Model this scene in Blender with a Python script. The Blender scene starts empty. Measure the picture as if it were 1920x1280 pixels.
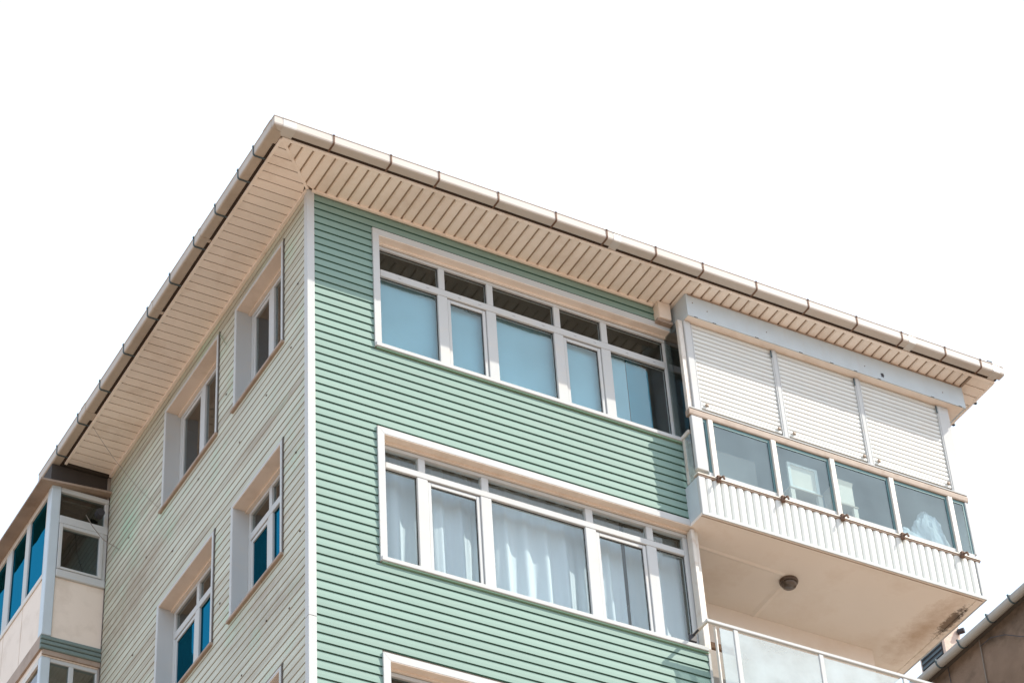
import bpy, bmesh, math, random
from mathutils import Vector, Matrix, noise
random.seed(7)
S = bpy.context.scene
C = S.collection
Z0 = 22.812                      # height of the top window line above the street

# ------------------------------------------------------------------ camera
CP = (-9.56411, -19.82293, -21.21242 + Z0)
R3 = ((0.8749018, -0.4814717, -0.0522672), (0.2820594, 0.5943022, -0.7531583), (0.3936869, 0.6441971, 0.6557597))
cam = bpy.data.cameras.new('camera'); co = bpy.data.objects.new('camera', cam); C.objects.link(co)
cam.sensor_width = 36; cam.lens = 5087.46 / 1920 * 36; cam.clip_start = 0.1; cam.clip_end = 3000
m = Matrix(((R3[0][0], -R3[1][0], -R3[2][0], CP[0]), (R3[0][1], -R3[1][1], -R3[2][1], CP[1]),
            (R3[0][2], -R3[1][2], -R3[2][2], CP[2]), (0, 0, 0, 1)))
co.matrix_world = m
S.camera = co

# ------------------------------------------------------------------ sky, sun, exposure
SUN = Vector((1.6, -1.0, 1.85)).normalized()
W = bpy.data.worlds.new('World'); S.world = W; W.use_nodes = True
nt = W.node_tree; nt.nodes.clear()
out = nt.nodes.new('ShaderNodeOutputWorld'); add = nt.nodes.new('ShaderNodeAddShader')
b1 = nt.nodes.new('ShaderNodeBackground'); b2 = nt.nodes.new('ShaderNodeBackground')
sky = nt.nodes.new('ShaderNodeTexSky'); sky.sky_type = 'NISHITA'; sky.sun_disc = False
sky.sun_elevation = math.asin(SUN.z); sky.sun_rotation = math.atan2(SUN.x, SUN.y)
sky.dust_density = 2.5
b1.inputs['Strength'].default_value = 0.05
b2.inputs['Color'].default_value = (0.405, 0.48, 0.575, 1)      # even bright summer haze
b2.inputs['Strength'].default_value = 1.0
nt.links.new(sky.outputs[0], b1.inputs[0]); nt.links.new(b1.outputs[0], add.inputs[0])
nt.links.new(b2.outputs[0], add.inputs[1]); nt.links.new(add.outputs[0], out.inputs[0])
sl = bpy.data.lights.new('sun', 'SUN'); so = bpy.data.objects.new('sun', sl); C.objects.link(so)
sl.energy = 2.9; sl.angle = math.radians(0.5); sl.color = (1.0, 0.93, 0.83)
so.rotation_euler = SUN.to_track_quat('Z', 'Y').to_euler(); so.location = (20, -20, 60)
S.view_settings.view_transform = 'Standard'; S.view_settings.look = 'None'
S.view_settings.gamma = 1; S.view_settings.exposure = 1.2; S.view_settings.use_curve_mapping = False
try:
    S.cycles.max_bounces = 10; S.cycles.transparent_max_bounces = 16
except Exception: pass

# ------------------------------------------------------------------ materials
def lerp(a, b, t): return tuple(a[i] + (b[i] - a[i]) * t for i in range(3))
def c4(c): return (c[0], c[1], c[2], 1)
def N(nt, t, **k):
    n = nt.nodes.new(t)
    for a, v in k.items(): setattr(n, a, v)
    return n
MATS = {}
def mat(name, col, rough=0.55, spec=0.35, metal=0.0, var=0.06, dirt=None, dirt_amt=0.0, dirt_scale=(3, 3, 3),
        dirt_lo=0.5, dirt_hi=0.75, scale=6.0, bump=0.0, bscale=60.0, ramp2=None, objvar=0.0):
    """painted / plastic surface: base colour broken up by world-space noise, plus shaped grime"""
    if name in MATS: return MATS[name]
    M = bpy.data.materials.new(name); M.use_nodes = True; nt = M.node_tree
    p = nt.nodes['Principled BSDF']; p.inputs['Roughness'].default_value = rough; p.inputs['Metallic'].default_value = metal
    p.inputs['Specular IOR Level'].default_value = spec
    g = N(nt, 'ShaderNodeNewGeometry')
    n1 = N(nt, 'ShaderNodeTexNoise'); n1.inputs['Scale'].default_value = scale; n1.inputs['Detail'].default_value = 5
    nt.links.new(g.outputs['Position'], n1.inputs['Vector'])
    mx = N(nt, 'ShaderNodeMix', data_type='RGBA')
    mx.inputs[6].default_value = c4(tuple(x * (1 - var * 1.6) for x in col)); mx.inputs[7].default_value = c4(tuple(min(1, x * (1 + var * 1.2)) for x in col))
    nt.links.new(n1.outputs['Fac'], mx.inputs[0]); last = mx.outputs[2]
    layers = []
    if dirt is not None: layers.append((dirt, dirt_amt, dirt_scale, dirt_lo, dirt_hi))
    if ramp2 is not None: layers.append(ramp2)
    for i, (dc, da, ds, lo, hi) in enumerate(layers):
        vm = N(nt, 'ShaderNodeVectorMath', operation='MULTIPLY'); vm.inputs[1].default_value = ds
        nt.links.new(g.outputs['Position'], vm.inputs[0])
        n2 = N(nt, 'ShaderNodeTexNoise'); n2.inputs['Scale'].default_value = 1.0; n2.inputs['Detail'].default_value = 6; n2.inputs['Roughness'].default_value = 0.65
        nt.links.new(vm.outputs[0], n2.inputs['Vector'])
        r = N(nt, 'ShaderNodeMapRange'); r.inputs[1].default_value = lo; r.inputs[2].default_value = hi; r.inputs[4].default_value = da
        nt.links.new(n2.outputs['Fac'], r.inputs[0])
        m2 = N(nt, 'ShaderNodeMix', data_type='RGBA'); m2.inputs[7].default_value = c4(dc)
        nt.links.new(r.outputs[0], m2.inputs[0]); nt.links.new(last, m2.inputs[6]); last = m2.outputs[2]
    if objvar:      # every board is a slightly different shade
        oi = N(nt, 'ShaderNodeObjectInfo'); rr = N(nt, 'ShaderNodeMapRange'); rr.inputs[3].default_value = 1 - objvar * 1.6; rr.inputs[4].default_value = 1 + objvar
        nt.links.new(oi.outputs['Random'], rr.inputs[0]); vm = N(nt, 'ShaderNodeVectorMath', operation='SCALE')
        nt.links.new(last, vm.inputs[0]); nt.links.new(rr.outputs[0], vm.inputs['Scale']); last = vm.outputs[0]
    nt.links.new(last, p.inputs['Base Color'])
    if bump:
        n3 = N(nt, 'ShaderNodeTexNoise'); n3.inputs['Scale'].default_value = bscale; n3.inputs['Detail'].default_value = 4
        nt.links.new(g.outputs['Position'], n3.inputs['Vector'])
        bp = N(nt, 'ShaderNodeBump'); bp.inputs['Strength'].default_value = bump; bp.inputs['Distance'].default_value = 0.01
        nt.links.new(n3.outputs['Fac'], bp.inputs['Height']); nt.links.new(bp.outputs[0], p.inputs['Normal'])
    MATS[name] = M; return M

def glass(name, tint, gcol, k, base=0.03, film=None, film_amt=0.0, rough=0.0, film_scale=1.5):
    """window pane: fresnel mirror over a tinted see-through sheet, with an optional film of dust"""
    if name in MATS: return MATS[name]
    M = bpy.data.materials.new(name); M.use_nodes = True; nt = M.node_tree; nt.nodes.clear()
    o = N(nt, 'ShaderNodeOutputMaterial'); tr = N(nt, 'ShaderNodeBsdfTransparent'); gl = N(nt, 'ShaderNodeBsdfGlossy')
    tr.inputs[0].default_value = c4(tint); gl.inputs[0].default_value = c4(gcol); gl.inputs['Roughness'].default_value = rough
    fr = N(nt, 'ShaderNodeFresnel'); fr.inputs[0].default_value = 1.5
    mm = N(nt, 'ShaderNodeMath', operation='MULTIPLY_ADD', use_clamp=True); mm.inputs[1].default_value = k; mm.inputs[2].default_value = base
    nt.links.new(fr.outputs[0], mm.inputs[0])
    g = N(nt, 'ShaderNodeNewGeometry')      # the inner face of the sheet only lets light through
    inv = N(nt, 'ShaderNodeMath', operation='SUBTRACT'); inv.inputs[0].default_value = 1.0; nt.links.new(g.outputs['Backfacing'], inv.inputs[1])
    mb_ = N(nt, 'ShaderNodeMath', operation='MULTIPLY'); nt.links.new(mm.outputs[0], mb_.inputs[0]); nt.links.new(inv.outputs[0], mb_.inputs[1])
    tc = N(nt, 'ShaderNodeMix', data_type='RGBA'); tc.inputs[6].default_value = c4(tint); tc.inputs[7].default_value = (1, 1, 1, 1)
    nt.links.new(g.outputs['Backfacing'], tc.inputs[0]); nt.links.new(tc.outputs[2], tr.inputs[0])
    under = tr.outputs[0]
    if film is not None:
        df = N(nt, 'ShaderNodeBsdfDiffuse'); df.inputs[0].default_value = c4(film)
        nz = N(nt, 'ShaderNodeTexNoise'); nz.inputs['Scale'].default_value = film_scale; nz.inputs['Detail'].default_value = 6
        nt.links.new(g.outputs['Position'], nz.inputs['Vector'])
        r = N(nt, 'ShaderNodeMapRange'); r.inputs[1].default_value = 0.3; r.inputs[2].default_value = 0.75
        r.inputs[3].default_value = film_amt * 0.55; r.inputs[4].default_value = film_amt * 1.35
        nt.links.new(nz.outputs['Fac'], r.inputs[0])
        rb = N(nt, 'ShaderNodeMath', operation='MULTIPLY'); nt.links.new(r.outputs[0], rb.inputs[0]); nt.links.new(inv.outputs[0], rb.inputs[1])
        m0 = N(nt, 'ShaderNodeMixShader'); nt.links.new(rb.outputs[0], m0.inputs[0])
        nt.links.new(tr.outputs[0], m0.inputs[1]); nt.links.new(df.outputs[0], m0.inputs[2]); under = m0.outputs[0]
    nb = N(nt, 'ShaderNodeTexNoise'); nb.inputs['Scale'].default_value = 1.3; nt.links.new(g.outputs['Position'], nb.inputs['Vector'])
    bp = N(nt, 'ShaderNodeBump'); bp.inputs['Strength'].default_value = 0.25; bp.inputs['Distance'].default_value = 0.02
    nt.links.new(nb.outputs['Fac'], bp.inputs['Height']); nt.links.new(bp.outputs[0], gl.inputs['Normal'])
    mx = N(nt, 'ShaderNodeMixShader'); nt.links.new(mb_.outputs[0], mx.inputs[0])
    nt.links.new(under, mx.inputs[1]); nt.links.new(gl.outputs[0], mx.inputs[2]); nt.links.new(mx.outputs[0], o.inputs[0])
    MATS[name] = M; return M

WH = (0.50, 0.515, 0.505)
def cloth(name, col, trans=0.45, cv=0.05):
    M = mat(name, col, rough=0.9, spec=0.1, var=cv, scale=1.2)
    nt = M.node_tree; p = nt.nodes['Principled BSDF']; o = [n for n in nt.nodes if n.type == 'OUTPUT_MATERIAL'][0]
    t = N(nt, 'ShaderNodeBsdfTranslucent'); t.inputs[0].default_value = c4(col)
    mx = N(nt, 'ShaderNodeMixShader'); mx.inputs[0].default_value = trans
    nt.links.new(p.outputs[0], mx.inputs[1]); nt.links.new(t.outputs[0], mx.inputs[2]); nt.links.new(mx.outputs[0], o.inputs[0])
    return M

M_mint = mat('mint_siding', (0.208, 0.307, 0.262), 0.7, 0.2, objvar=0.03, var=0.05, scale=1.3, dirt=(0.24, 0.29, 0.25), dirt_amt=0.5, dirt_scale=(0.8, 2, 14), dirt_lo=0.5, dirt_hi=0.8)
M_mintlip = mat('mint_siding_underside_shade', (0.06, 0.12, 0.09), 0.8, 0.1)  # darker green paints the shadow line under each board
M_pale = mat('pale_weathered_siding', (0.50, 0.505, 0.41), 0.6, 0.25, objvar=0.04, var=0.07, scale=1.1,
             dirt=(0.27, 0.19, 0.13), dirt_amt=0.85, dirt_scale=(3, 0.40, 6.0), dirt_lo=0.46, dirt_hi=0.78,
             ramp2=((0.33, 0.52, 0.36), 0.6, (2, 0.9, 1.3), 0.52, 0.72))
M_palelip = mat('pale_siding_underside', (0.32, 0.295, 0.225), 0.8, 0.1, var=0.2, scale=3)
M_soff = mat('cream_soffit_board', (0.86, 0.785, 0.70), 0.6, 0.3, objvar=0.035, var=0.04, scale=2.0, dirt=(0.50, 0.38, 0.27), dirt_amt=0.45, dirt_scale=(2, 2, 2))
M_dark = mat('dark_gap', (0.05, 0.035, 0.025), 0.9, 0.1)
M_joint = mat('brown_joint', (0.20, 0.14, 0.10), 0.9, 0.1)
M_white = mat('white_upvc', WH, 0.8, 0.1, var=0.03, scale=3, dirt=(0.60, 0.52, 0.42), dirt_amt=0.35, dirt_scale=(3, 3, 6), dirt_lo=0.52, dirt_hi=0.8)
M_old = mat('aged_white_paint', (0.60, 0.57, 0.51), 0.55, 0.3, var=0.06, scale=8, dirt=(0.42, 0.28, 0.17), dirt_amt=0.55, dirt_scale=(7, 7, 7), dirt_lo=0.52, dirt_hi=0.74)
M_tan = mat('tan_rail_paint', (0.37, 0.30, 0.24), 0.6, 0.3, var=0.12, scale=10, dirt=(0.20, 0.12, 0.07), dirt_amt=0.6, dirt_scale=(6, 6, 6))
M_sill = mat('stained_sill', (0.36, 0.28, 0.22), 0.7, 0.2, var=0.15, scale=5, dirt=(0.18, 0.12, 0.08), dirt_amt=0.6, dirt_scale=(4, 4, 4))
M_gut = mat('gutter_plastic', (0.50, 0.465, 0.42), 0.65, 0.2, var=0.05, scale=2, dirt=(0.55, 0.42, 0.32), dirt_amt=0.35, dirt_scale=(1, 1, 12))
M_gside = mat('old_gutter_plastic', (0.44, 0.38, 0.31), 0.5, 0.3, var=0.08, scale=3, dirt=(0.30, 0.24, 0.18), dirt_amt=0.5, dirt_scale=(2, 2, 2))
M_rust = mat('rusty_strap', (0.16, 0.10, 0.07), 0.8, 0.2, var=0.25, scale=30)
M_slate = mat('dark_strap', (0.07, 0.10, 0.11), 0.7, 0.3, var=0.2, scale=20)
M_shut = mat('shutter_slat', (0.60, 0.62, 0.585), 0.45, 0.4, objvar=0.03, var=0.03, scale=4, dirt=(0.62, 0.55, 0.45), dirt_amt=0.25, dirt_scale=(3, 3, 3))
M_fas = mat('fascia_paint', (0.49, 0.56, 0.59), 0.5, 0.3, var=0.06, scale=5, dirt=(0.45, 0.42, 0.38), dirt_amt=0.35, dirt_scale=(14, 14, 2.5), dirt_lo=0.52, dirt_hi=0.85)
M_panel = mat('white_corrugated_panel', (0.60, 0.62, 0.585), 0.65, 0.2, var=0.03, scale=4, dirt=(0.58, 0.50, 0.40), dirt_amt=0.35, dirt_scale=(10, 10, 1.5), dirt_lo=0.55, dirt_hi=0.85)
M_bayp = mat('beige_bay_panel', (0.74, 0.645, 0.545), 0.7, 0.2, var=0.04, scale=2, dirt=(0.45, 0.36, 0.27), dirt_amt=0.4, dirt_scale=(2.5, 2.5, 2.5))
M_bayg = mat('grey_green_boards', (0.17, 0.22, 0.20), 0.7, 0.2, var=0.12, scale=4, dirt=(0.08, 0.09, 0.08), dirt_amt=0.5, dirt_scale=(2, 5, 9))
M_int = mat('interior_plaster', (0.16, 0.15, 0.13), 0.9, 0.1)
M_intd = mat('interior_dim', (0.30, 0.29, 0.27), 0.9, 0.1)
M_roof = mat('clay_roof', (0.30, 0.14, 0.09), 0.8, 0.2, var=0.2)
M_conc = mat('building_core', (0.35, 0.31, 0.27), 0.9, 0.1)
M_ground = mat('sunlit_paving', (0.285, 0.205, 0.150), 0.9, 0.1, var=0.08, scale=0.2)
M_brown = mat('stained_brown_plaster', (0.20, 0.14, 0.10), 0.9, 0.1, var=0.25, scale=2.5, dirt=(0.065, 0.05, 0.038), dirt_amt=0.85, dirt_scale=(1.2, 1.2, 1.6), dirt_lo=0.45, dirt_hi=0.65, bump=0.5, bscale=30,
              ramp2=((0.27, 0.19, 0.14), 0.5, (2.1, 2.1, 2.1), 0.55, 0.75))
M_chim = mat('rough_beige_render', (0.60, 0.49, 0.40), 0.9, 0.1, var=0.15, scale=12, bump=0.6, bscale=40)
M_seal = mat('rubber_seal', (0.03, 0.03, 0.03), 0.6, 0.3)
M_blk = mat('black_iron', (0.04, 0.04, 0.045), 0.6, 0.4)
M_lamp = mat('lamp_brown_metal', (0.09, 0.06, 0.04), 0.35, 0.5, var=0.2, scale=15)
M_lglass = mat('lamp_smoked_glass', (0.08, 0.06, 0.045), 0.08, 0.8)
M_louv = mat('brown_wood_slats', (0.34, 0.22, 0.14), 0.7, 0.2, var=0.2, scale=12)
M_box = mat('cream_board', (0.80, 0.68, 0.56), 0.7, 0.2)
M_boxf = mat('white_board_rim', (0.80, 0.78, 0.72), 0.7, 0.2)
M_dustwood = mat('pale_wood', (0.62, 0.50, 0.39), 0.7, 0.2)
M_cable = mat('cable_grey', (0.20, 0.17, 0.14), 0.7, 0.2)
M_curt = cloth('sheer_white_curtain', (0.78, 0.85, 0.88), 0.4)
M_curtg = cloth('grey_curtain', (0.30, 0.34, 0.34), 0.2)
M_blind = cloth('pale_blue_blind', (0.24, 0.44, 0.52), 0.2, 0.22)
M_blind2 = cloth('strong_blue_blind', (0.05, 0.24, 0.33), 0.2)
M_bag = cloth('white_plastic_sack', (0.85, 0.86, 0.88), 0.4)

G_clear = glass('clear_pane', (0.90, 0.96, 0.97), (0.9, 1.0, 1.0), 0.9, 0.02)
G_dim = glass('dim_pane', (0.45, 0.52, 0.52), (1, 1, 1), 0.9, 0.03)
G_blue = glass('pane_sky_reflection_tint', (0.05, 0.16, 0.20), (0.015, 0.21, 0.33), 1.0, 0.36)  # blue sky reflection is put into the pane colour
G_dust = glass('dusty_pane', (0.68, 0.79, 0.81), (0.8, 0.95, 1.0), 0.9, 0.03, film=(0.30, 0.42, 0.46), film_amt=0.15, film_scale=2.2)
G_frost = glass('frosted_railing_pane', (0.75, 0.86, 0.86), (1, 1, 1), 0.8, 0.03, film=(0.46, 0.54, 0.55), film_amt=0.50, film_scale=2.6, rough=0.05)

# slab underside gets black mould near its outer right corner (a stain with its own shape)
M_slab = mat('balcony_ceiling_paint', (0.79, 0.73, 0.66), 0.7, 0.25, var=0.03, scale=1.5, dirt=(0.55, 0.43, 0.32), dirt_amt=0.35, dirt_scale=(1.5, 1.5, 1.5))
def mould(M, cx, cy, cz, rx, ry, rz, col, thr=0.55, sc=14.0, amt=0.9, soft=0.15):
    nt = M.node_tree; p = nt.nodes['Principled BSDF']; src = p.inputs['Base Color'].links[0].from_socket
    g = N(nt, 'ShaderNodeNewGeometry'); s = N(nt, 'ShaderNodeVectorMath', operation='SUBTRACT'); s.inputs[1].default_value = (cx, cy, cz)
    d = N(nt, 'ShaderNodeVectorMath', operation='DIVIDE'); d.inputs[1].default_value = (rx, ry, rz)
    l = N(nt, 'ShaderNodeVectorMath', operation='LENGTH'); nz = N(nt, 'ShaderNodeTexNoise'); nz.inputs['Scale'].default_value = sc; nz.inputs['Detail'].default_value = 8; nz.inputs['Roughness'].default_value = 0.75
    nt.links.new(g.outputs['Position'], s.inputs[0]); nt.links.new(s.outputs[0], d.inputs[0]); nt.links.new(d.outputs[0], l.inputs[0]); nt.links.new(g.outputs['Position'], nz.inputs['Vector'])
    a = N(nt, 'ShaderNodeMath', operation='MULTIPLY_ADD'); a.inputs[1].default_value = -0.45; nt.links.new(l.outputs['Value'], a.inputs[0]); nt.links.new(nz.outputs['Fac'], a.inputs[2])
    r = N(nt, 'ShaderNodeMapRange'); r.inputs[1].default_value = thr - 0.45; r.inputs[2].default_value = thr - 0.45 + soft; r.inputs[4].default_value = amt; nt.links.new(a.outputs[0], r.inputs[0])
    mx = N(nt, 'ShaderNodeMix', data_type='RGBA'); mx.inputs[7].default_value = c4(col); nt.links.new(r.outputs[0], mx.inputs[0]); nt.links.new(src, mx.inputs[6]); nt.links.new(mx.outputs[2], p.inputs['Base Color'])
mould(M_slab, 8.47, 0.25, Z0 - 3.0, 0.10, 0.42, 0.3, (0.06, 0.045, 0.035), thr=0.56)
mould(M_slab, 8.30, 0.55, Z0 - 3.0, 0.25, 0.75, 0.3, (0.42, 0.29, 0.19), thr=0.42, sc=3.0, amt=0.75, soft=0.5)

mould(M_pale, 0.0, 5.0, Z0 - 1.0, 0.5, 0.8, 0.7, (0.27, 0.50, 0.34), thr=0.62, sc=2.2, amt=0.8, soft=0.5)
mould(M_pale, 0.0, 4.7, Z0 - 2.2, 0.5, 1.3, 0.8, (0.27, 0.20, 0.14), thr=0.58, sc=4.0, amt=0.8, soft=0.5)
mould(M_pale, 0.0, 1.2, Z0 - 4.75, 0.5, 1.3, 0.35, (0.25, 0.19, 0.14), thr=0.60, sc=5.0, amt=0.6, soft=0.5)
# ------------------------------------------------------------------ mesh builder
class MB:
    def __init__(s): s.v = []; s.f = []; s.m = []
    def face(s, pts, mi=0):
        i = len(s.v); s.v += [tuple(p) for p in pts]; s.f.append(tuple(range(i, i + len(pts)))); s.m.append(mi); return s
    def hull(s, a, b, mi=0, cap=True):      # two rings of equal length joined
        n = len(a); i = len(s.v); s.v += [tuple(p) for p in a] + [tuple(p) for p in b]
        for k in range(n):
            s.f.append((i + k, i + (k + 1) % n, i + n + (k + 1) % n, i + n + k)); s.m.append(mi[k] if isinstance(mi, (list, tuple)) else mi)
        c = mi[0] if isinstance(mi, (list, tuple)) else mi
        if cap: s.f.append(tuple(i + k for k in reversed(range(n)))); s.f.append(tuple(i + n + k for k in range(n))); s.m += [c, c]
        return s
    def box(s, x0, x1, y0, y1, z0, z1, mi=0, bev=0.0):
        if x0 > x1: x0, x1 = x1, x0
        if y0 > y1: y0, y1 = y1, y0
        if z0 > z1: z0, z1 = z1, z0
        if not bev:
            return s.hull([(x0, y0, z0), (x1, y0, z0), (x1, y1, z0), (x0, y1, z0)], [(x0, y0, z1), (x1, y0, z1), (x1, y1, z1), (x0, y1, z1)], mi)
        b = min(bev, (x1 - x0) / 3, (y1 - y0) / 3, (z1 - z0) / 3)
        def ring(z, e):
            X0, X1, Y0, Y1 = x0 + e, x1 - e, y0 + e, y1 - e
            return [(X0 + b, Y0, z), (X1 - b, Y0, z), (X1, Y0 + b, z), (X1, Y1 - b, z), (X1 - b, Y1, z), (X0 + b, Y1, z), (X0, Y1 - b, z), (X0, Y0 + b, z)]
        r = [ring(z0, b), ring(z0 + b, 0), ring(z1 - b, 0), ring(z1, b)]
        i = len(s.v)
        for q in r: s.v += q
        for k in range(3):
            for j in range(8): s.f.append((i + k * 8 + j, i + k * 8 + (j + 1) % 8, i + k * 8 + 8 + (j + 1) % 8, i + k * 8 + 8 + j)); s.m.append(mi)
        s.f.append(tuple(i + j for j in reversed(range(8)))); s.f.append(tuple(i + 24 + j for j in range(8))); s.m += [mi, mi]
        return s
    def poly(s, pts, z0, z1, mi=0): return s.hull([(x, y, z0) for x, y in pts], [(x, y, z1) for x, y in pts], mi)
    def prof(s, pts, axis, a, b, mi=0):
        """extrude closed 2-D profile; axis 'x': pts=(y,z); 'y': pts=(x,z); 'z': pts=(x,y)"""
        f = {'x': lambda p, t: (t, p[0], p[1]), 'y': lambda p, t: (p[0], t, p[1]), 'z': lambda p, t: (p[0], p[1], t)}[axis]
        return s.hull([f(p, a) for p in pts], [f(p, b) for p in pts], mi)
    def tube(s, path, r, n=6, mi=0):
        rings = []
        P = [Vector(p) for p in path]
        for i, p in enumerate(P):
            d = (P[min(i + 1, len(P) - 1)] - P[max(i - 1, 0)]).normalized()
            u = d.orthogonal().normalized() if i == 0 else (u - d * u.dot(d)).normalized(); w = d.cross(u)
            rings.append([tuple(p + (u * math.cos(2 * math.pi * k / n) + w * math.sin(2 * math.pi * k / n)) * r) for k in range(n)])
        i0 = len(s.v)
        for q in rings: s.v += q
        for a in range(len(rings) - 1):
            for k in range(n): s.f.append((i0 + a * n + k, i0 + a * n + (k + 1) % n, i0 + (a + 1) * n + (k + 1) % n, i0 + (a + 1) * n + k)); s.m.append(mi)
        s.f.append(tuple(i0 + k for k in reversed(range(n)))); s.f.append(tuple(i0 + (len(rings) - 1) * n + k for k in range(n))); s.m += [mi, mi]
        return s
    def lathe(s, cx, cy, prof, n=20, mi=0):
        i0 = len(s.v)
        for r, z in prof: s.v += [(cx + r * math.cos(2 * math.pi * k / n), cy + r * math.sin(2 * math.pi * k / n), z) for k in range(n)]
        for a in range(len(prof) - 1):
            for k in range(n): s.f.append((i0 + a * n + k, i0 + a * n + (k + 1) % n, i0 + (a + 1) * n + (k + 1) % n, i0 + (a + 1) * n + k)); s.m.append(mi)
        s.f.append(tuple(i0 + k for k in range(n))); s.f.append(tuple(i0 + (len(prof) - 1) * n + k for k in range(n))); s.m += [mi, mi]
        return s
    def build(s, name, mats, parent=None, smooth=False, z0=None, kind=None):
        z0 = Z0 if z0 is None else z0
        if not isinstance(mats, (list, tuple)): mats = [mats]
        lo = [min(v[i] for v in s.v) for i in range(3)]; hi = [max(v[i] for v in s.v) for i in range(3)]
        c = [(lo[i] + hi[i]) / 2 for i in range(3)]
        if parent is None: c[2] = lo[2]
        me = bpy.data.meshes.new(name); me.from_pydata([(v[0] - c[0], v[1] - c[1], v[2] - c[2]) for v in s.v], [], s.f)
        for mm in mats: me.materials.append(mm)
        me.polygons.foreach_set('material_index', s.m)
        bm = bmesh.new(); bm.from_mesh(me); bmesh.ops.recalc_face_normals(bm, faces=bm.faces); bm.to_mesh(me); bm.free()
        if smooth: me.polygons.foreach_set('use_smooth', [True] * len(me.polygons))
        o = bpy.data.objects.new(name, me); C.objects.link(o)
        place(o, (c[0], c[1], c[2] + z0), parent)
        if kind: o['kind'] = kind
        return o
WPOS = {}
def place(o, w, parent):
    WPOS[o] = Vector(w)
    if parent is not None:
        o.parent = parent; o.location = Vector(w) - WPOS[parent]
    else: o.location = w
def dup(o, dx, dy, dz, parent=None):
    c = o.copy(); C.objects.link(c); p = parent or o.parent
    place(c, WPOS[o] + Vector((dx, dy, dz)), p); return c
def thing(name, label, cat, loc, group=None):
    o = bpy.data.objects.new(name, None); C.objects.link(o); o.empty_display_size = 0.2
    place(o, loc, None); o['label'] = label; o['category'] = cat
    if group: o['group'] = group
    return o
def tag(o, label, cat, group=None):
    o['label'] = label; o['category'] = cat
    if group: o['group'] = group
    return o
def node(name, w, parent):
    o = bpy.data.objects.new(name, None); C.objects.link(o); o.empty_display_size = 0.1; place(o, w, parent); return o

# ------------------------------------------------------------------ ground
g = MB().face([(-400, -400, 0), (400, -400, 0), (400, 400, 0), (-400, 400, 0)]).build('ground', M_ground, z0=0, kind='structure')

# ------------------------------------------------------------------ the apartment building
B = thing('apartment_building', 'tall corner apartment building with mint green siding, white windows and boxed cream eaves', 'building', (0, 0, 0))
H = 2.9; XE = 4.744; ZS = 0.267; BOT = -Z0 + 0.002

def wall_cells(rects, u0, u1, v0, v1):
    us = sorted({u0, u1, *[r[0] for r in rects], *[r[1] for r in rects]}); vs = sorted({v0, v1, *[r[2] for r in rects], *[r[3] for r in rects]})
    for b in range(len(vs) - 1):
        run = None
        for a in range(len(us) - 1):
            cu, cv = (us[a] + us[a + 1]) / 2, (vs[b] + vs[b + 1]) / 2
            hole = any(r[0] < cu < r[1] and r[2] < cv < r[3] for r in rects)
            if not hole: run = (run[0], us[a + 1]) if run else (us[a], us[a + 1])
            if (hole or a == len(us) - 2) and run: yield (run[0], run[1], vs[b], vs[b + 1]); run = None
STOR = range(0, 7)
frects = [(0.86, XE + 1, -1.70 - H * k, -0.09 - H * k) for k in STOR]          # wide windows on the green front
srects = [(a, b, -1.47 - H * k, -0.02 - H * k) for k in STOR for a, b in ((0.66, 1.92), (2.42, 3.97))]
w = MB()
for a, b, c, d in wall_cells(frects, 0.0, XE, BOT, ZS): w.box(a, b, 0.006, 0.20, c, d)
for a, b, c, d in wall_cells(srects, 0.2, 9.0, BOT, ZS): w.box(0.006, 0.20, a, b, c, d)
w.build('wall', M_conc, B)
w = MB()
for k in range(0, 8):
    w.box(0.20, 8.0, 0.20, 8.8, ZS - 0.15 - H * k, ZS - 0.02 - H * k)
w.box(0.2, 7.9, 4.3, 4.4, BOT, ZS - 0.16)
w.box(4.76, 4.85, 0.25, 1.2, BOT, ZS - 0.16)
w.build('interior_wall', M_int, B)
w = MB().box(4.86, 7.97, 1.135, 1.235, BOT, ZS - 0.02); w.box(7.87, 7.97, 1.235, 8.8, BOT, ZS - 0.02); w.box(0.2, 7.97, 8.8, 9.0, BOT, ZS)
w.build('wall', M_slab, B)

# siding boards, one object per board
PITCH = 0.107
def board_profile(zt, zb, front=True):
    if not front: return [(0.006, zt), (0.009, zt - 0.034), (0.0105, zt - 0.052), (0.0125, zb + 0.012), (0.0115, zb + 0.008), (0.006, zb + 0.006), (0.006, zb)]
    return [(0.004, zt), (0.010, zt - 0.034), (0.013, zt - 0.052), (0.0165, zb + 0.0115), (0.015, zb + 0.009), (0.004, zb + 0.009), (0.004, zb)]
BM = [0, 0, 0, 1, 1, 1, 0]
cache = {}
def siding(front, u0, u1, zt, zb=None):
    zb = zt - PITCH if zb is None else zb
    key = (front, round(u1 - u0, 4), round(zt - zb, 4))
    if key in cache:
        o0, a0, t0 = cache[key]
        return dup(o0, (u0 - a0) if front else 0, 0 if front else (u0 - a0), zt - t0)
    P = board_profile(zt, zb, front); mb = MB()
    n = len(P)
    f = (lambda p, t: (t, -p[0], p[1])) if front else (lambda p, t: (-p[0], t, p[1]))
    A = [f(p, u0) for p in P]; Bq = [f(p, u1) for p in P]
    mb.v = A + Bq
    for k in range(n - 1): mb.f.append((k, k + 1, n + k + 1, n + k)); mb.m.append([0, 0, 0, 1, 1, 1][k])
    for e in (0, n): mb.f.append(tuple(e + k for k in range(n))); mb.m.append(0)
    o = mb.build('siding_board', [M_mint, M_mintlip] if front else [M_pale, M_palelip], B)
    cache[key] = (o, u0, zt); return o
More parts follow.
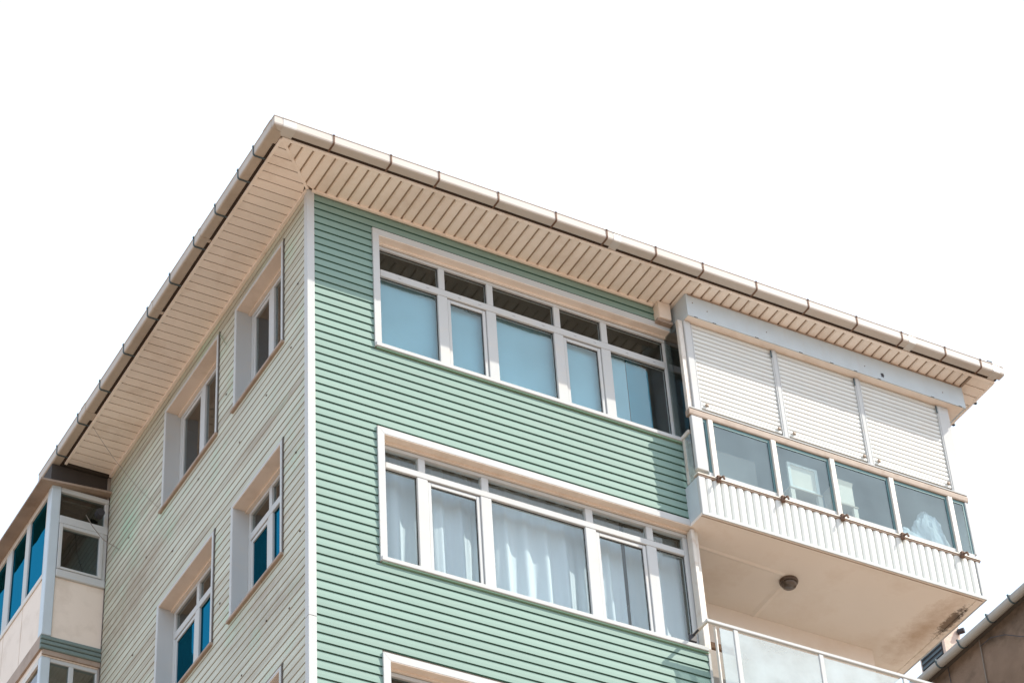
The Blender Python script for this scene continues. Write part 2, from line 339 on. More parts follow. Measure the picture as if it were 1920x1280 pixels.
def open_runs(u0, u1, zt, zb, rects, pad):
    runs = [(u0, u1)]
    zc = (zt + zb) / 2
    for r in rects:
        if r[2] - pad[2] < zc < r[3] + pad[3]:
            nr = []
            for a, b in runs:
                if r[0] - pad[0] > a: nr.append((a, min(b, r[0] - pad[0])))
                if r[1] + pad[1] < b: nr.append((max(a, r[1] + pad[1]), b))
            runs = nr
    return [q for q in runs if q[1] - q[0] > 0.02]
NVIS = 68
zt = 0.232
stuffF, stuffS = MB(), MB()
row = 0
FR = [(0.79, XE + 1, -1.775 - H * k, 0.0 - H * k) for k in STOR]
SR = [(a, b, -1.515 - H * k, 0.015 - H * k) for k in STOR for a, b in ((0.615, 1.945), (2.385, 3.995))]
while zt > BOT + 0.2:
    zb = zt - PITCH
    for front, u1, rects in ((True, XE - 0.004, FR), (False, 5.735, SR)):
        for a, b in open_runs(0.062, u1, zt, zb, rects, (0.0, 0.0, 0.0, 0.0)):
            if row < NVIS: siding(front, a, b, zt)
            else:
                mb = stuffF if front else stuffS; P = board_profile(zt, zb, front)
                f = (lambda p, t: (t, -p[0], p[1])) if front else (lambda p, t: (-p[0], t, p[1]))
                i = len(mb.v); n = len(P); mb.v += [f(p, a) for p in P] + [f(p, b) for p in P]
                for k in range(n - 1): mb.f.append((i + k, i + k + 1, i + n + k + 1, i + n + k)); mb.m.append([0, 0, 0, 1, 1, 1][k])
    zt = zb; row += 1
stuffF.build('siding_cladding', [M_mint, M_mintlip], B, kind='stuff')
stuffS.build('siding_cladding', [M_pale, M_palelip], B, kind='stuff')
MB().box(0.06, 4.70, -0.018, 0.004, 0.234, ZS - 0.003).build('wall_top_strip', mat('grey_green_eave_shade', (0.20, 0.24, 0.20), 0.7), B)  # shade below the soffit, built as a dark strip
MB().box(0.0, 0.004, 0.06, 5.7, 0.234, ZS).box(-0.018, 0.0, 0.06, 5.7, 0.234, ZS - 0.003).build('wall_top_strip', M_soff, B)

# corner posts (lengths joined at -4.97)
for a, b in ((-5.58, ZS - 0.003), (BOT, -5.588)):
    MB().prof([(-0.026, -0.026), (0.058, -0.026), (0.064, -0.018), (0.064, 0.004), (0.004, 0.004), (0.004, 0.064), (-0.018, 0.064), (-0.026, 0.058)], 'z', a, b).build('corner_post', M_white, B)
MB().box(XE - 0.006, XE + 0.022, -0.022, 0.02, -2.90 + 0.0, -1.775).build('end_trim', M_white, B)
MB().box(XE - 0.006, XE + 0.022, -0.022, 0.02, -5.80, -4.68).build('end_trim', M_white, B)

# ---- windows -------------------------------------------------------
def frame_bar(mb, x0, x1, z0, z1, y0=0.10, y1=0.17): mb.box(x0, x1, y0, y1, z0, z1, bev=0.006)
def front_window(k, mulls, tz, panes, sashes, right_x=4.735):
    """mulls: (x0,x1) uprights; tz: transom bar (z0,z1); panes keyed (col, 'u'/'l') -> glass"""
    d = -H * k
    Wn = node('window', (0.8, 0, -1.77 + d + Z0), B)
    # outer casing, mitred top left, proud of the boards
    cas = MB(); o_ = -0.034
    x0, x1, zt, zb_, wl, wt = 0.787, XE - 0.0, 0.0 + d, -1.775 + d, 0.080, 0.085
    cas.hull([(x0, o_, zb_), (x0 + wl, o_, zb_), (x0 + wl, o_, zt - wt), (x0, o_, zt)], [(x0, 0.005, zb_), (x0 + wl, 0.005, zb_), (x0 + wl, 0.005, zt - wt), (x0, 0.005, zt)])
    cas.build('casing', M_white, Wn)
    cas = MB()
    cas.hull([(x0 + 0.003, o_, zt), (x0 + wl + 0.003, o_, zt - wt), (x1, o_, zt - wt), (x1, o_, zt)], [(x0 + 0.003, 0.005, zt), (x0 + wl + 0.003, 0.005, zt - wt), (x1, 0.005, zt - wt), (x1, 0.005, zt)])
    cas.build('casing', M_white, Wn)
    rv = MB().box(x0 + wl - 0.004, x1, -0.030, 0.10, zt - wt - 0.010, zt - wt - 0.001)
    rv.box(x0 + wl - 0.004, x1, 0.070, 0.100, zt - wt - 0.030, zt - wt - 0.010)
    rv.box(x0 + wl - 0.010, x0 + wl - 0.001, -0.030, 0.10, zb_ + 0.09, zt - wt - 0.03)
    rv.build('reveal', M_soff if k == 0 else M_bayp, Wn)
    MB().box(x0 + 0.01, x1, -0.045, 0.10, zb_ + 0.004, zb_ + 0.060, bev=0.006).build('sill', M_white, Wn)
    MB().box(x0 + 0.02, x1, -0.030, 0.005, zb_ - 0.014, zb_ + 0.002).build('sill_drip', mat('mint_drip', (0.22, 0.36, 0.25), 0.6), Wn)
    zt2, zb2 = -0.115 + d, -1.70 + d
    fr = MB(); xs = 0.866
    frame_bar(fr, xs, right_x + 0.02, zt2 - 0.045, zt2, 0.10); frame_bar(fr, xs, right_x, zb2, zb2 + 0.07, 0.102)
    frame_bar(fr, xs, xs + 0.075, zb2 + 0.07, zt2 - 0.045, 0.104)
    frame_bar(fr, right_x - 0.035, right_x + 0.075, zb2, zt2 - 0.046, 0.104)
    fr.build('frame', M_white, Wn)
    for a, b in mulls:
        MB().box(a, b, 0.101, 0.17, tz[1] + d + 0.001, zt2 - 0.046, bev=0.005).build('mullion', M_white, Wn)
        MB().box(a - 0.02, b + 0.025, 0.098, 0.17, zb2 + 0.071, tz[0] + d - 0.001, bev=0.006).build('mullion', M_white, Wn)
    MB().box(xs + 0.076, right_x - 0.036, 0.096, 0.17, tz[0] + d, tz[1] + d, bev=0.006).build('transom_bar', M_white, Wn)
    ed = [xs + 0.075] + [v for m_ in mulls for v in m_] + [right_x - 0.035]
    for i in range(len(mulls) + 1):
        a, b = ed[2 * i], ed[2 * i + 1]
        for part, zz in (('u', (tz[1] + d, zt2 - 0.045)), ('l', (zb2 + 0.07, tz[0] + d))):
            aa, bb = (a, b) if part == 'u' else (a + (0.025 if i else 0), b - (0.02 if i < len(mulls) else 0))
            if part == 'l' and i in sashes:
                s = 0.045; q = MB()
                q.box(aa + 0.004, aa + s, 0.112, 0.16, zz[0] + 0.004, zz[1] - 0.012, bev=0.004).box(bb - s, bb - 0.004, 0.112, 0.16, zz[0] + 0.004, zz[1] - 0.012, bev=0.004)
                q.box(aa + s, bb - s, 0.113, 0.16, zz[1] - 0.012 - s, zz[1] - 0.012, bev=0.004).box(aa + s, bb - s, 0.113, 0.16, zz[0] + 0.004, zz[0] + s, bev=0.004)
                q.build('sash', M_white, Wn); aa += s; bb -= s; zz = (zz[0] + s, zz[1] - s - 0.012)
            if part == 'l' or k == 0:
                q = MB().box(aa, bb, 0.126, 0.132, zz[1] - 0.012, zz[1]).box(bb - 0.010, bb, 0.126, 0.132, zz[0], zz[1] - 0.012)
                q.build('pane_edge_strip', M_seal, Wn)
            MB().box(aa - 0.004, bb + 0.004, 0.134, 0.142, zz[0] - 0.004, zz[1] + 0.004).build('pane', panes(i, part), Wn)
    for s_ in (0.35, 0.62) if k == 0 else ():
        for i in range(len(mulls) + 1):
            a, b = ed[2 * i], ed[2 * i + 1]; x = a + (b - a) * (0.78 if s_ < 0.5 else 0.30)
            MB().box(x, x + 0.035, 0.0945, 0.098, tz[0] + d + 0.040, tz[0] + d + 0.048).build('drain_cap', mat('grey_cap', (0.30, 0.30, 0.30), 0.6), Wn)
    return Wn
front_window(0, [(1.688, 1.768), (2.315, 2.398), (3.205, 3.288), (3.840, 3.925)], (-0.575, -0.475), lambda i, p: G_clear, (1, 3))
front_window(1, [(1.335, 1.418), (2.102, 2.190), (3.402, 3.495), (4.185, 4.270)], (-0.425, -0.345), lambda i, p: G_clear, (1, 3), 4.70)
front_window(2, [(1.335, 1.418), (2.102, 2.190), (3.402, 3.495), (4.185, 4.270)], (-0.425, -0.345), lambda i, p: G_dim, (1, 3), 4.70)
# lower storeys, outside the frame: plain versions
for k in range(3, 7):
    d = -H * k; Wn = node('window', (0.8, 0, -1.77 + d + Z0), B)
    q = MB().box(0.787, XE, -0.034, 0.004, -0.085 + d, d).box(0.787, 0.867, -0.034, 0.004, -1.775 + d, -0.085 + d).box(0.867, XE, -0.04, 0.09, -1.775 + d, -1.71 + d)
    for x in (1.36, 2.12, 3.42, 4.2, 4.66): q.box(x, x + 0.09, 0.09, 0.17, -1.71 + d, -0.10 + d)
    q.build('frame', M_white, Wn); MB().box(0.867, XE, 0.134, 0.142, -1.70 + d, -0.1 + d).build('pane', G_dim, Wn)

def side_window(k, ya, yb, mull, transom, blue):
    """window in the pale flank wall; reveal 0.17 deep, frame behind it"""
    d = -H * k; zt, zb = 0.015 + d, -1.495 + d
    Wn = node('window', (0, ya, zb + Z0), B); T = -0.026
    for nm, bb_ in (('casing', (ya, ya + 0.038, zb, zt)), ('casing', (yb - 0.045, yb, zb, zt)), ('casing', (ya + 0.038, yb - 0.045, zt - 0.036, zt))):
        MB().box(T, 0.006, bb_[0], bb_[1], bb_[2], bb_[3], bev=0.004).build(nm, M_white, Wn)
    MB().box(-0.020, 0.004, ya - 0.028, ya - 0.004, zb - 0.02, zt + 0.02).build('joint_channel', mat('dark_channel', (0.10, 0.085, 0.07), 0.8), Wn)
    rv = MB().box(T + 0.004, 0.17, ya + 0.038, yb - 0.045, zt - 0.044, zt - 0.037); rv.box(0.13, 0.17, ya + 0.038, yb - 0.045, zt - 0.072, zt - 0.044)
    rv.build('reveal', M_bayp, Wn)
    MB().box(T + 0.004, 0.17, yb - 0.052, yb - 0.046, zb, zt - 0.044).build('reveal', M_white, Wn)
    MB().box(T + 0.004, 0.17, ya + 0.039, ya + 0.044, zb, zt - 0.044).build('reveal', M_white, Wn)
    MB().box(-0.048, 0.17, ya - 0.03, yb + 0.03, zb - 0.040, zb - 0.002, bev=0.006).build('sill', M_sill, Wn)
    a, b, z1, z0 = ya + 0.044, yb - 0.052, zt - 0.072, zb
    X0, X1 = 0.165, 0.225
    q = MB().box(X0, X1, a, b, z1 - 0.045, z1, bev=0.005).box(X0, X1, a, b, z0, z0 + 0.07, bev=0.005)
    q.box(X0 + 0.002, X1, a, a + 0.06, z0 + 0.07, z1 - 0.045, bev=0.005).box(X0 + 0.002, X1, b - 0.06, b, z0 + 0.07, z1 - 0.045, bev=0.005)
    q.build('frame', M_white, Wn)
    ml = (mull - 0.055, mull + 0.055)
    top = z1 - 0.045
    if transom:
        tb = (transom[0] + d, transom[1] + d); MB().box(X0 - 0.004, X1, a + 0.06, b - 0.06, tb[0], tb[1], bev=0.005).build('transom_bar', M_white, Wn)
        MB().box(X0 - 0.001, X1, mull - 0.035, mull + 0.035, tb[1] + 0.001, top, bev=0.004).build('mullion', M_white, Wn)
        for c, e in ((a + 0.06, mull - 0.035), (mull + 0.035, b - 0.06)):
            MB().box(0.19, 0.198, c - 0.004, e + 0.004, tb[1] - 0.004, top + 0.004).build('pane', G_dim, Wn)
        top = tb[0]
    MB().box(X0 - 0.002, X1, ml[0], ml[1], z0 + 0.071, top - 0.001, bev=0.005).build('mullion', M_white, Wn)
    cc = (ml[1], b - 0.06); s = 0.045
    q = MB().box(X0 + 0.008, X1 - 0.01, cc[0] + 0.003, cc[0] + s, z0 + 0.074, top - 0.006, bev=0.003).box(X0 + 0.008, X1 - 0.01, cc[1] - s, cc[1] - 0.003, z0 + 0.074, top - 0.006, bev=0.003)
    q.box(X0 + 0.009, X1 - 0.01, cc[0] + s, cc[1] - s, top - 0.006 - s, top - 0.006, bev=0.003).build('sash', M_white, Wn)
    G = G_blue if blue else G_dim
    MB().box(0.19, 0.198, a + 0.056, ml[0] + 0.004, z0 + 0.066, top + 0.004).build('pane', G, Wn)
    MB().box(0.19, 0.198, cc[0] + s - 0.004, cc[1] - s + 0.004, z0 + 0.066, top - s).build('pane', G, Wn)
for k in range(0, 7):
    side_window(k, 0.627, 1.935, 1.31, (-0.46, -0.37) if k else None, k > 0)
    side_window(k, 2.40, 3.985, 3.235 if k else 3.24, (-0.46, -0.37) if k else None, k > 0)

# ---- eaves -----------------------------------------------------------
SO = 0.635; ET = 9.165
E_ = node('eaves', (0, 0, ZS + Z0), B)
MB().poly([(-SO, -SO), (ET - 0.01, -SO), (ET - 0.01, 6.2), (7.9, 6.2), (7.9, 0.21), (0.21, 0.21)], ZS + 0.018, ZS + 0.04).build('eave_backing', mat('soffit_channel', (0.34, 0.255, 0.185), 0.8, 0.1), B)
MB().poly([(-SO, -SO + 0.004), (0.206, 0.21), (0.206, 5.7), (-SO, 5.7)], ZS + 0.030, ZS + 0.05).build('eave_backing', M_joint, B)
SP = 0.1372
def soffit(pts, w=0.0):
    # board: lower face inset slightly so that its long edges are rounded off
    mb = MB(); c = (sum(p[0] for p in pts) / len(pts), 0)
    low = [(p[0] + (w if p[0] < c[0] else -w), p[1], ZS) for p in pts] if w else [(p[0], p[1], ZS) for p in pts]
    return mb.hull(low, [(p[0], p[1], ZS + 0.016) for p in pts])
boards = {}
i = 0; x = -SO + 0.02
def yend(xx): return -0.375 if xx > 4.78 else -0.020
while x < 8.80:
    a, b = x, min(x + SP - 0.020, 8.80)
    if a < -0.03:
        ya, yb2 = min(a, -0.03) - 0.012, min(b, -0.03) - 0.012
        if yb2 > -SO + 0.03: soffit([(a, -SO + 0.03), (b, -SO + 0.03), (b, yb2), (a, max(ya, -SO + 0.031))], 0.010).build('soffit_board', M_soff, B)
    else:
        L = -0.020 if a < 4.78 else -0.30; key = (round(b - a, 3), L)
        if key in boards: dup(boards[key][0], a - boards[key][1], 0, 0)
        else: boards[key] = (soffit([(a, -SO + 0.03), (b, -SO + 0.03), (b, L), (a, L)], 0.012).build('soffit_board', M_soff, B), a)
    x += SP
# flank boards
y = -SO + 0.03; SP2 = 0.1352; first = None
while y < 5.70 - 0.05:
    a, b = y, min(y + SP2 - 0.015, 5.705)
    if a < -0.02:
        soffit([(-SO + 0.03, a), (min(a, -0.03) - 0.012, a), (min(b, -0.03) - 0.012, b), (-SO + 0.03, b)]).build('soffit_board', M_soff, B) if a > -SO + 0.05 else MB().poly([(-SO + 0.03, -SO + 0.04), (-SO + 0.03, b), (b - 0.012, b)], ZS, ZS + 0.016).build('soffit_board', M_soff, B)
    elif first is None or b - a < SP2 - 0.02: 
        o = soffit([(-SO + 0.03, a), (-0.030, a), (-0.030, b), (-SO + 0.03, b)]).build('soffit_board', M_soff, B); 
        if first is None: first = (o, a)
    else: dup(first[0], 0, a - first[1], 0)
    y += SP2
# right-hand return, boards running the other way
y = -SO + 0.03
while y < 4.0:
    soffit([(8.835, y), (ET - 0.03, y), (ET - 0.03, y + 0.15), (8.835, y + 0.15)]).build('soffit_board', M_soff, B); y += 0.165
# trims: hip strip, wall strips, outer strips
def strip(p, q, wd, z0, z1, nm='soffit_trim', mt=M_soff):
    p, q = Vector(p), Vector(q); n = (q - p).normalized(); n = Vector((-n.y, n.x)) * wd / 2
    return MB().poly([tuple(p - n), tuple(q - n), tuple(q + n), tuple(p + n)], z0, z1).build(nm, mt, B)
strip((-SO + 0.02, -SO + 0.02), (-0.02, -0.02), 0.030, ZS - 0.006, ZS + 0.020)
strip((0.03, -0.028), (4.53, -0.028), 0.030, ZS - 0.030, ZS + 0.004)
strip((-0.028, -0.01), (-0.028, 5.71), 0.034, ZS - 0.040, ZS + 0.004)
strip((-SO + 0.02, -SO + 0.017), (ET - 0.005, -SO + 0.017), 0.030, ZS - 0.010, ZS + 0.030)
strip((-SO + 0.017, -SO + 0.034), (-SO + 0.017, 5.74), 0.032, ZS - 0.010, ZS + 0.030)
strip((ET - 0.018, -SO + 0.034), (ET - 0.018, 4.0), 0.030, ZS - 0.012, ZS + 0.030)
strip((8.82, -0.60), (8.82, -0.39), 0.026, ZS - 0.008, ZS + 0.006, mt=M_sill)
# dark board behind the gutters
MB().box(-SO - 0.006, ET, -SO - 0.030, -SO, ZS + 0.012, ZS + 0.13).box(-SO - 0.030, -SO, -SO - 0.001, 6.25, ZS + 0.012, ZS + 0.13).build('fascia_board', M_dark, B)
# roof over it all
rf = MB(); z0r = ZS + 0.135
P = [(-SO - 0.04, -SO - 0.04), (ET + 0.03, -SO - 0.04), (ET + 0.03, 9.4), (-SO - 0.04, 9.4)]
rid = [(4.0, 4.3, z0r + 1.25), (4.6, 4.3, z0r + 1.25)]
b0 = [(x_, y_, z0r) for x_, y_ in P]
rf.face([b0[0], b0[1], rid[1], rid[0]]).face([b0[1], b0[2], rid[1]]).face([b0[2], b0[3], rid[0], rid[1]]).face([b0[3], b0[0], rid[0]]).face(b0)
rf.build('roof', M_roof, B)
MB().box(-SO, 0.0, 5.76, 9.3, ZS + 0.03, ZS + 0.06).build('eave_underside', mat('dark_wood', (0.09, 0.075, 0.06), 0.9), B)

# ---- gutters with straps ----------------------------------------------
def gutter_profile(o0, zb, w=0.118, h=0.130):
    # closed section in (outward, z)
    return [(o0, zb + 0.004), (o0 + 0.010, zb), (o0 + w - 0.020, zb), (o0 + w - 0.006, zb + 0.008), (o0 + w, zb + 0.024), (o0 + w, zb + h - 0.012), (o0 + w + 0.006, zb + h - 0.008), (o0 + w + 0.006, zb + h), (o0, zb + h)]
GZ = ZS + 0.012
def gut(o0, a, b, axis, mt, mitre=False):
    P = gutter_profile(o0, GZ); mb = MB()
    if axis == 'x':
        A = [((-p[0] if mitre else a), -p[0], p[1]) for p in P]; Bq = [(b, -p[0], p[1]) for p in P]
    else:
        A = [(-p[0], -p[0], p[1]) for p in P]; Bq = [(-p[0], b, p[1]) for p in P]
    mb.hull(A, Bq); return mb.build('gutter', mt, B)
GF = gut(SO + 0.034, None, ET + 0.035, 'x', M_gut, True)
GS = gut(SO + 0.034, None, 6.25, 'y', M_gside, True)
def strap(parent, pos, axis, w, mt, grow=0.004, nm='bracket', tip=0.0):
    P = gutter_profile(SO + 0.034 - 0.0, GZ); o0 = SO + 0.034
    ring = [(o0 - 0.03, GZ + 0.0), (o0 + 0.006, GZ - grow), (o0 + 0.100, GZ - grow), (o0 + 0.116, GZ + 0.004), (o0 + 0.118 + grow, GZ + 0.022), (o0 + 0.118 + grow, GZ + 0.116), (o0 + 0.125 + grow, GZ + 0.120), (o0 + 0.125 + grow, GZ + 0.131 + tip), (o0 + 0.09, GZ + 0.133 + tip), (o0 + 0.09, GZ + 0.05), (o0, GZ + 0.03)]
    mb = MB()
    if axis == 'x': mb.hull([(pos - w / 2, -p[0], p[1]) for p in ring], [(pos + w / 2, -p[0], p[1]) for p in ring])
    else: mb.hull([(-p[0], pos - w / 2, p[1]) for p in ring], [(-p[0], pos + w / 2, p[1]) for p in ring])
    return mb.build(nm, mt, parent)
for x in (-0.062, 0.65, 1.258, 2.022, 2.78, 3.459, 4.127, 4.777, 5.53, 6.272, 6.98, 7.648, 8.301, 8.843): strap(GF, x, 'x', 0.022, M_rust, 0.005)
for y in (-0.236, 0.176, 0.80, 1.40, 2.09, 2.75, 3.48, 4.22, 4.93, 5.62): strap(GS, y, 'y', 0.022, M_slate, 0.007, tip=0.012)
M_un = mat('gutter_union', (0.52, 0.50, 0.46), 0.35, 0.5)
for x, w in ((-0.60, 0.16), (3.60, 0.10), (7.80, 0.10), (9.08, 0.10)): strap(GF, x, 'x', w, M_un, 0.003, 'gutter_union')
for y, w in ((-0.60, 0.20), (1.25, 0.05), (2.62, 0.05), (4.75, 0.14)): strap(GS, y, 'y', w, M_gside, 0.004, 'gutter_union')
MB().tube([(8.97, -0.77, GZ + 0.15), (9.03, -0.77, GZ + 0.16), (9.05, -0.75, GZ + 0.14)], 0.018, 6).build('gutter_outlet', M_blk, B)
for y in (-0.20, 0.27): MB().box(ET - 0.01, ET + 0.03, y - 0.02, y + 0.02, ZS - 0.02, ZS + 0.015, bev=0.006).build('clip', M_blk, B)

# ---- enclosed balcony box on the right --------------------------------
XB0, XB1, YF = 4.70, 8.63, -0.255
# lintel box tucked under the eave beside it
MB().box(4.545, 4.715, -0.125, 0.10, 0.01, ZS - 0.004, bev=0.006).build('lintel_box', M_bayp, B)
MB().box(4.53, 4.74, -0.10, 0.10, -0.035, 0.008).build('lintel_moulding', M_sill, B)
# fascia band
fa = MB().box(4.775, 8.832, -0.375, -0.362, -0.075, ZS - 0.004).box(4.775, 4.787, -0.362, -0.02, -0.075, ZS - 0.004).box(8.820, 8.832, -0.362, 3.2, -0.075, ZS - 0.004)
fo = fa.build('fascia_band', M_fas, B)
MB().box(4.787, 8.820, -0.362, -0.21, -0.068, -0.052).box(8.65, 8.82, -0.21, 3.2, -0.068, -0.052).build('fascia_soffit', M_soff, fo)
MB().box(4.80, 8.80, -0.384, -0.376, ZS - 0.022, ZS - 0.006).build('fascia_trim', M_sill, fo)
h_ = MB()
hc = (7.585, -0.3765, 0.005); pts = []
for k in range(11):
    a = 2 * math.pi * k / 11; r = 0.030 * (0.6 + 0.8 * random.random()); pts.append((hc[0] + r * math.cos(a), hc[2] + 1.35 * r * math.sin(a)))
h_.hull([(p[0], -0.377, p[1]) for p in pts], [(p[0], -0.379, p[1]) for p in pts]); h_.build('burnt_hole', M_blk, fo)
for xx, zz in ((4.86, 0.14), (5.06, 0.08), (5.9, 0.07), (7.33, 0.06), (8.5, 0.06)): MB().tube([(xx, -0.374, zz), (xx, -0.380, zz)], 0.007, 6).build('screw', M_joint, fo)
for xx in (4.86, 5.12, 5.72, 6.35, 6.8, 7.15, 7.5, 8.3, 8.72): MB().box(xx, xx + 0.05, -0.377, -0.374, -0.079, -0.070).build('chip', M_dark, fo)

# roller shutters: one thing part each, with slats, guides, bottom bar, stops
ZT, ZSB = -0.070, -1.455
bays = [(4.885, 6.005), (6.095, 7.215), (7.305, 8.445)]
slat0 = {}
for i, (a, b) in enumerate(bays):
    RS = node('roller_shutter', (a, YF, ZSB + Z0), B)
    n = int((ZT - ZSB - 0.06) / 0.0665)
    for k in range(n):
        z = ZT - 0.004 - k * 0.0665
        key = round(b - a, 3)
        if key in slat0: o = slat0[key][0]; c = o.copy(); C.objects.link(c); place(c, WPOS[o] + Vector((a - slat0[key][1], 0, z - slat0[key][2])), RS)
        else:
            pr = [(YF + 0.012, z), (YF + 0.002, z - 0.012), (YF, z - 0.032), (YF + 0.003, z - 0.050), (YF + 0.010, z - 0.0605), (YF + 0.020, z - 0.0605), (YF + 0.020, z)]
            slat0[key] = (MB().prof(pr, 'x', a, b).build('slat', M_shut, RS), a, z)
    zb = ZT - 0.004 - n * 0.0665
    MB().box(a, b, YF + 0.014, YF + 0.024, zb, ZT).build('shutter_lining', M_joint, RS)
    MB().box(a, b, YF - 0.006, YF + 0.02, zb - 0.045, zb - 0.003, bev=0.006).build('bottom_bar', M_shut, RS)
    MB().box(a - 0.014, a, YF - 0.014, YF + 0.02, ZSB, ZT - 0.03, bev=0.003).build('guide', M_white, RS)
    MB().box(b, b + 0.014, YF - 0.014, YF + 0.02, ZSB, ZT - 0.03, bev=0.003).build('guide', M_white, RS)
    for xx in (a + 0.05, b - 0.07):
        MB().box(xx, xx + 0.042, YF - 0.035, YF - 0.007, zb - 0.010, zb + 0.030, bev=0.008).build('stop', M_tan, RS)
    MB().box(b - 0.012, b + 0.006, YF - 0.020, YF - 0.0145, ZT - 0.14, ZT - 0.03).build('guide_clip', M_slate, RS)
for a, b in ((4.775, 4.870), (6.020, 6.080), (7.230, 7.290), (8.460, 8.628)):
    MB().box(a, b, YF - 0.018, YF + 0.06, ZSB + 0.0, ZT - 0.001, bev=0.008).build('pillar', M_white, B)
MB().box(4.705, 4.772, YF + 0.004, YF + 0.06, -1.46, ZT, bev=0.006).build('pillar', M_old, B)
MB().box(8.61, 8.626, YF + 0.06, 5.0, -2.40, ZT).build('side_panel', M_white, B)
# side glazing between window wall and balcony front
SG = node('side_window', (4.71, 0, -1.77 + Z0), B)
MB().box(4.728, 4.734, YF + 0.062, 0.10, -1.70, -0.05).build('pane', G_dim, SG)
MB().box(4.705, 4.745, YF + 0.062, 0.0, -1.765, -1.705, bev=0.006).build('frame', M_old, SG)
MB().box(4.720, 4.738, YF + 0.062, -0.024, -2.41, -1.766).build('lower_panel', G_frost, SG)
MB().box(4.716, 4.742, -0.085, -0.045, -2.41, -1.768).build('frame', M_old, SG)
# inside the balcony
MB().box(4.86, 8.60, YF + 0.07, 1.12, ZT + 0.0, ZT + 0.02).box(4.86, 8.60, 1.10, 1.13, -2.9, ZT).box(4.86, 4.90, 0.21, 1.1, -2.9, ZT).build('interior_wall', mat('balcony_lining', (0.30, 0.36, 0.38), 0.8), B)
# middle rail
RL = MB().prof([(YF - 0.030, -1.466), (YF - 0.034, -1.478), (YF - 0.028, -1.528), (YF - 0.022, -1.545), (YF + 0.05, -1.545), (YF + 0.05, -1.458)], 'x', 4.690, 8.645).build('middle_rail', M_tan, B)
MB().box(4.700, 8.640, YF - 0.038, YF - 0.012, -1.4575, -1.436, bev=0.004).build('rail_cap', M_white, RL)
# lower windows
feet = [4.968, 5.835, 6.657, 7.504, 8.364]
LW = node('balcony_window', (4.7, YF, -2.41 + Z0), B)
for x in feet: MB().box(x - 0.040, x + 0.030, YF - 0.034, YF + 0.03, -2.405, -1.546, bev=0.006).build('mullion', M_old, LW)
MB().box(4.715, 4.870, YF - 0.020, YF + 0.03, -2.33, -1.546, bev=0.006).build('frame', M_white, LW)
MB().box(8.590, 8.626, YF - 0.020, YF + 0.03, -2.33, -1.546, bev=0.006).build('frame', M_white, LW)
ed = [4.872] + [v for x in feet for v in (x - 0.040, x + 0.030)] + [8.590]
for i in range(0, len(ed), 2):
    a, b = ed[i], ed[i + 1]
    MB().box(a, b, YF - 0.012, YF + 0.025, -2.405, -2.325, bev=0.005).build('frame', M_white, LW)
    MB().box(a, b, YF + 0.004, YF + 0.010, -2.33, -1.547).build('pane', G_dust, LW)
    MB().box(a, b, YF - 0.004, YF + 0.001, -1.590, -1.547).box(b - 0.030, b, YF - 0.004, YF + 0.001, -2.325, -1.590).build('pane_edge_strip', mat('teal_grey_shadow_line', (0.10, 0.20, 0.21), 0.6), LW)  # teal strips paint shadow lines along the pane's top and right edges
# parapet
PP = node('parapet', (XB0, -0.27, -3.0 + Z0), B)
MB().box(4.69, 8.645, YF - 0.046, YF + 0.05, -2.425, -2.407, bev=0.003).build('coping', M_old, PP)
MB().box(4.70, 8.635, YF - 0.036, YF + 0.05, -2.447, -2.429, bev=0.003).build('coping', M_sill, PP)
for x in feet:
    MB().box(x - 0.028, x + 0.020, YF - 0.075, YF - 0.030, -2.475, -2.385, bev=0.008).tube([(x, YF - 0.06, -2.42), (x + 0.015, YF - 0.12, -2.435), (x + 0.02, YF - 0.125, -2.475)], 0.014, 6).build('foot_bracket', M_rust, PP)
pp = 0.1045; x = 4.795; p0 = None
while x < 8.54:
    a, b = x, x + pp
    if p0: dup(p0[0], a - p0[1], 0, 0)
    else:
        pr = [(a + 0.004, -0.262), (a + 0.012, -0.276), (a + 0.035, -0.285), (a + 0.070, -0.285), (a + 0.092, -0.277), (a + 0.100, -0.262), (a + pp - 0.001, -0.261), (a + pp - 0.001, -0.24), (a, -0.24), (a, -0.261)]
        p0 = (MB().prof(pr, 'z', -2.955, -2.449).build('panel', M_panel, PP), a)
    x += pp
MB().box(4.700, 4.790, -0.288, -0.24, -2.955, -2.449, bev=0.005).build('corner_trim', M_white, PP)
MB().box(x + 0.004, 8.612, -0.288, -0.24, -2.955, -2.449, bev=0.005).build('corner_trim', M_white, PP)
MB().box(4.700, 4.715, -0.24, 0.0, -2.955, -2.449).build('side_panel', M_fas, PP)
MB().box(8.600, 8.612, -0.24, 5.0, -2.955, -2.41).build('side_panel', M_fas, PP)
MB().box(4.694, 8.618, -0.296, -0.28, -2.997, -2.956).box(8.600, 8.618, -0.28, 5.0, -2.997, -2.956).build('edge_trim', M_white, PP)
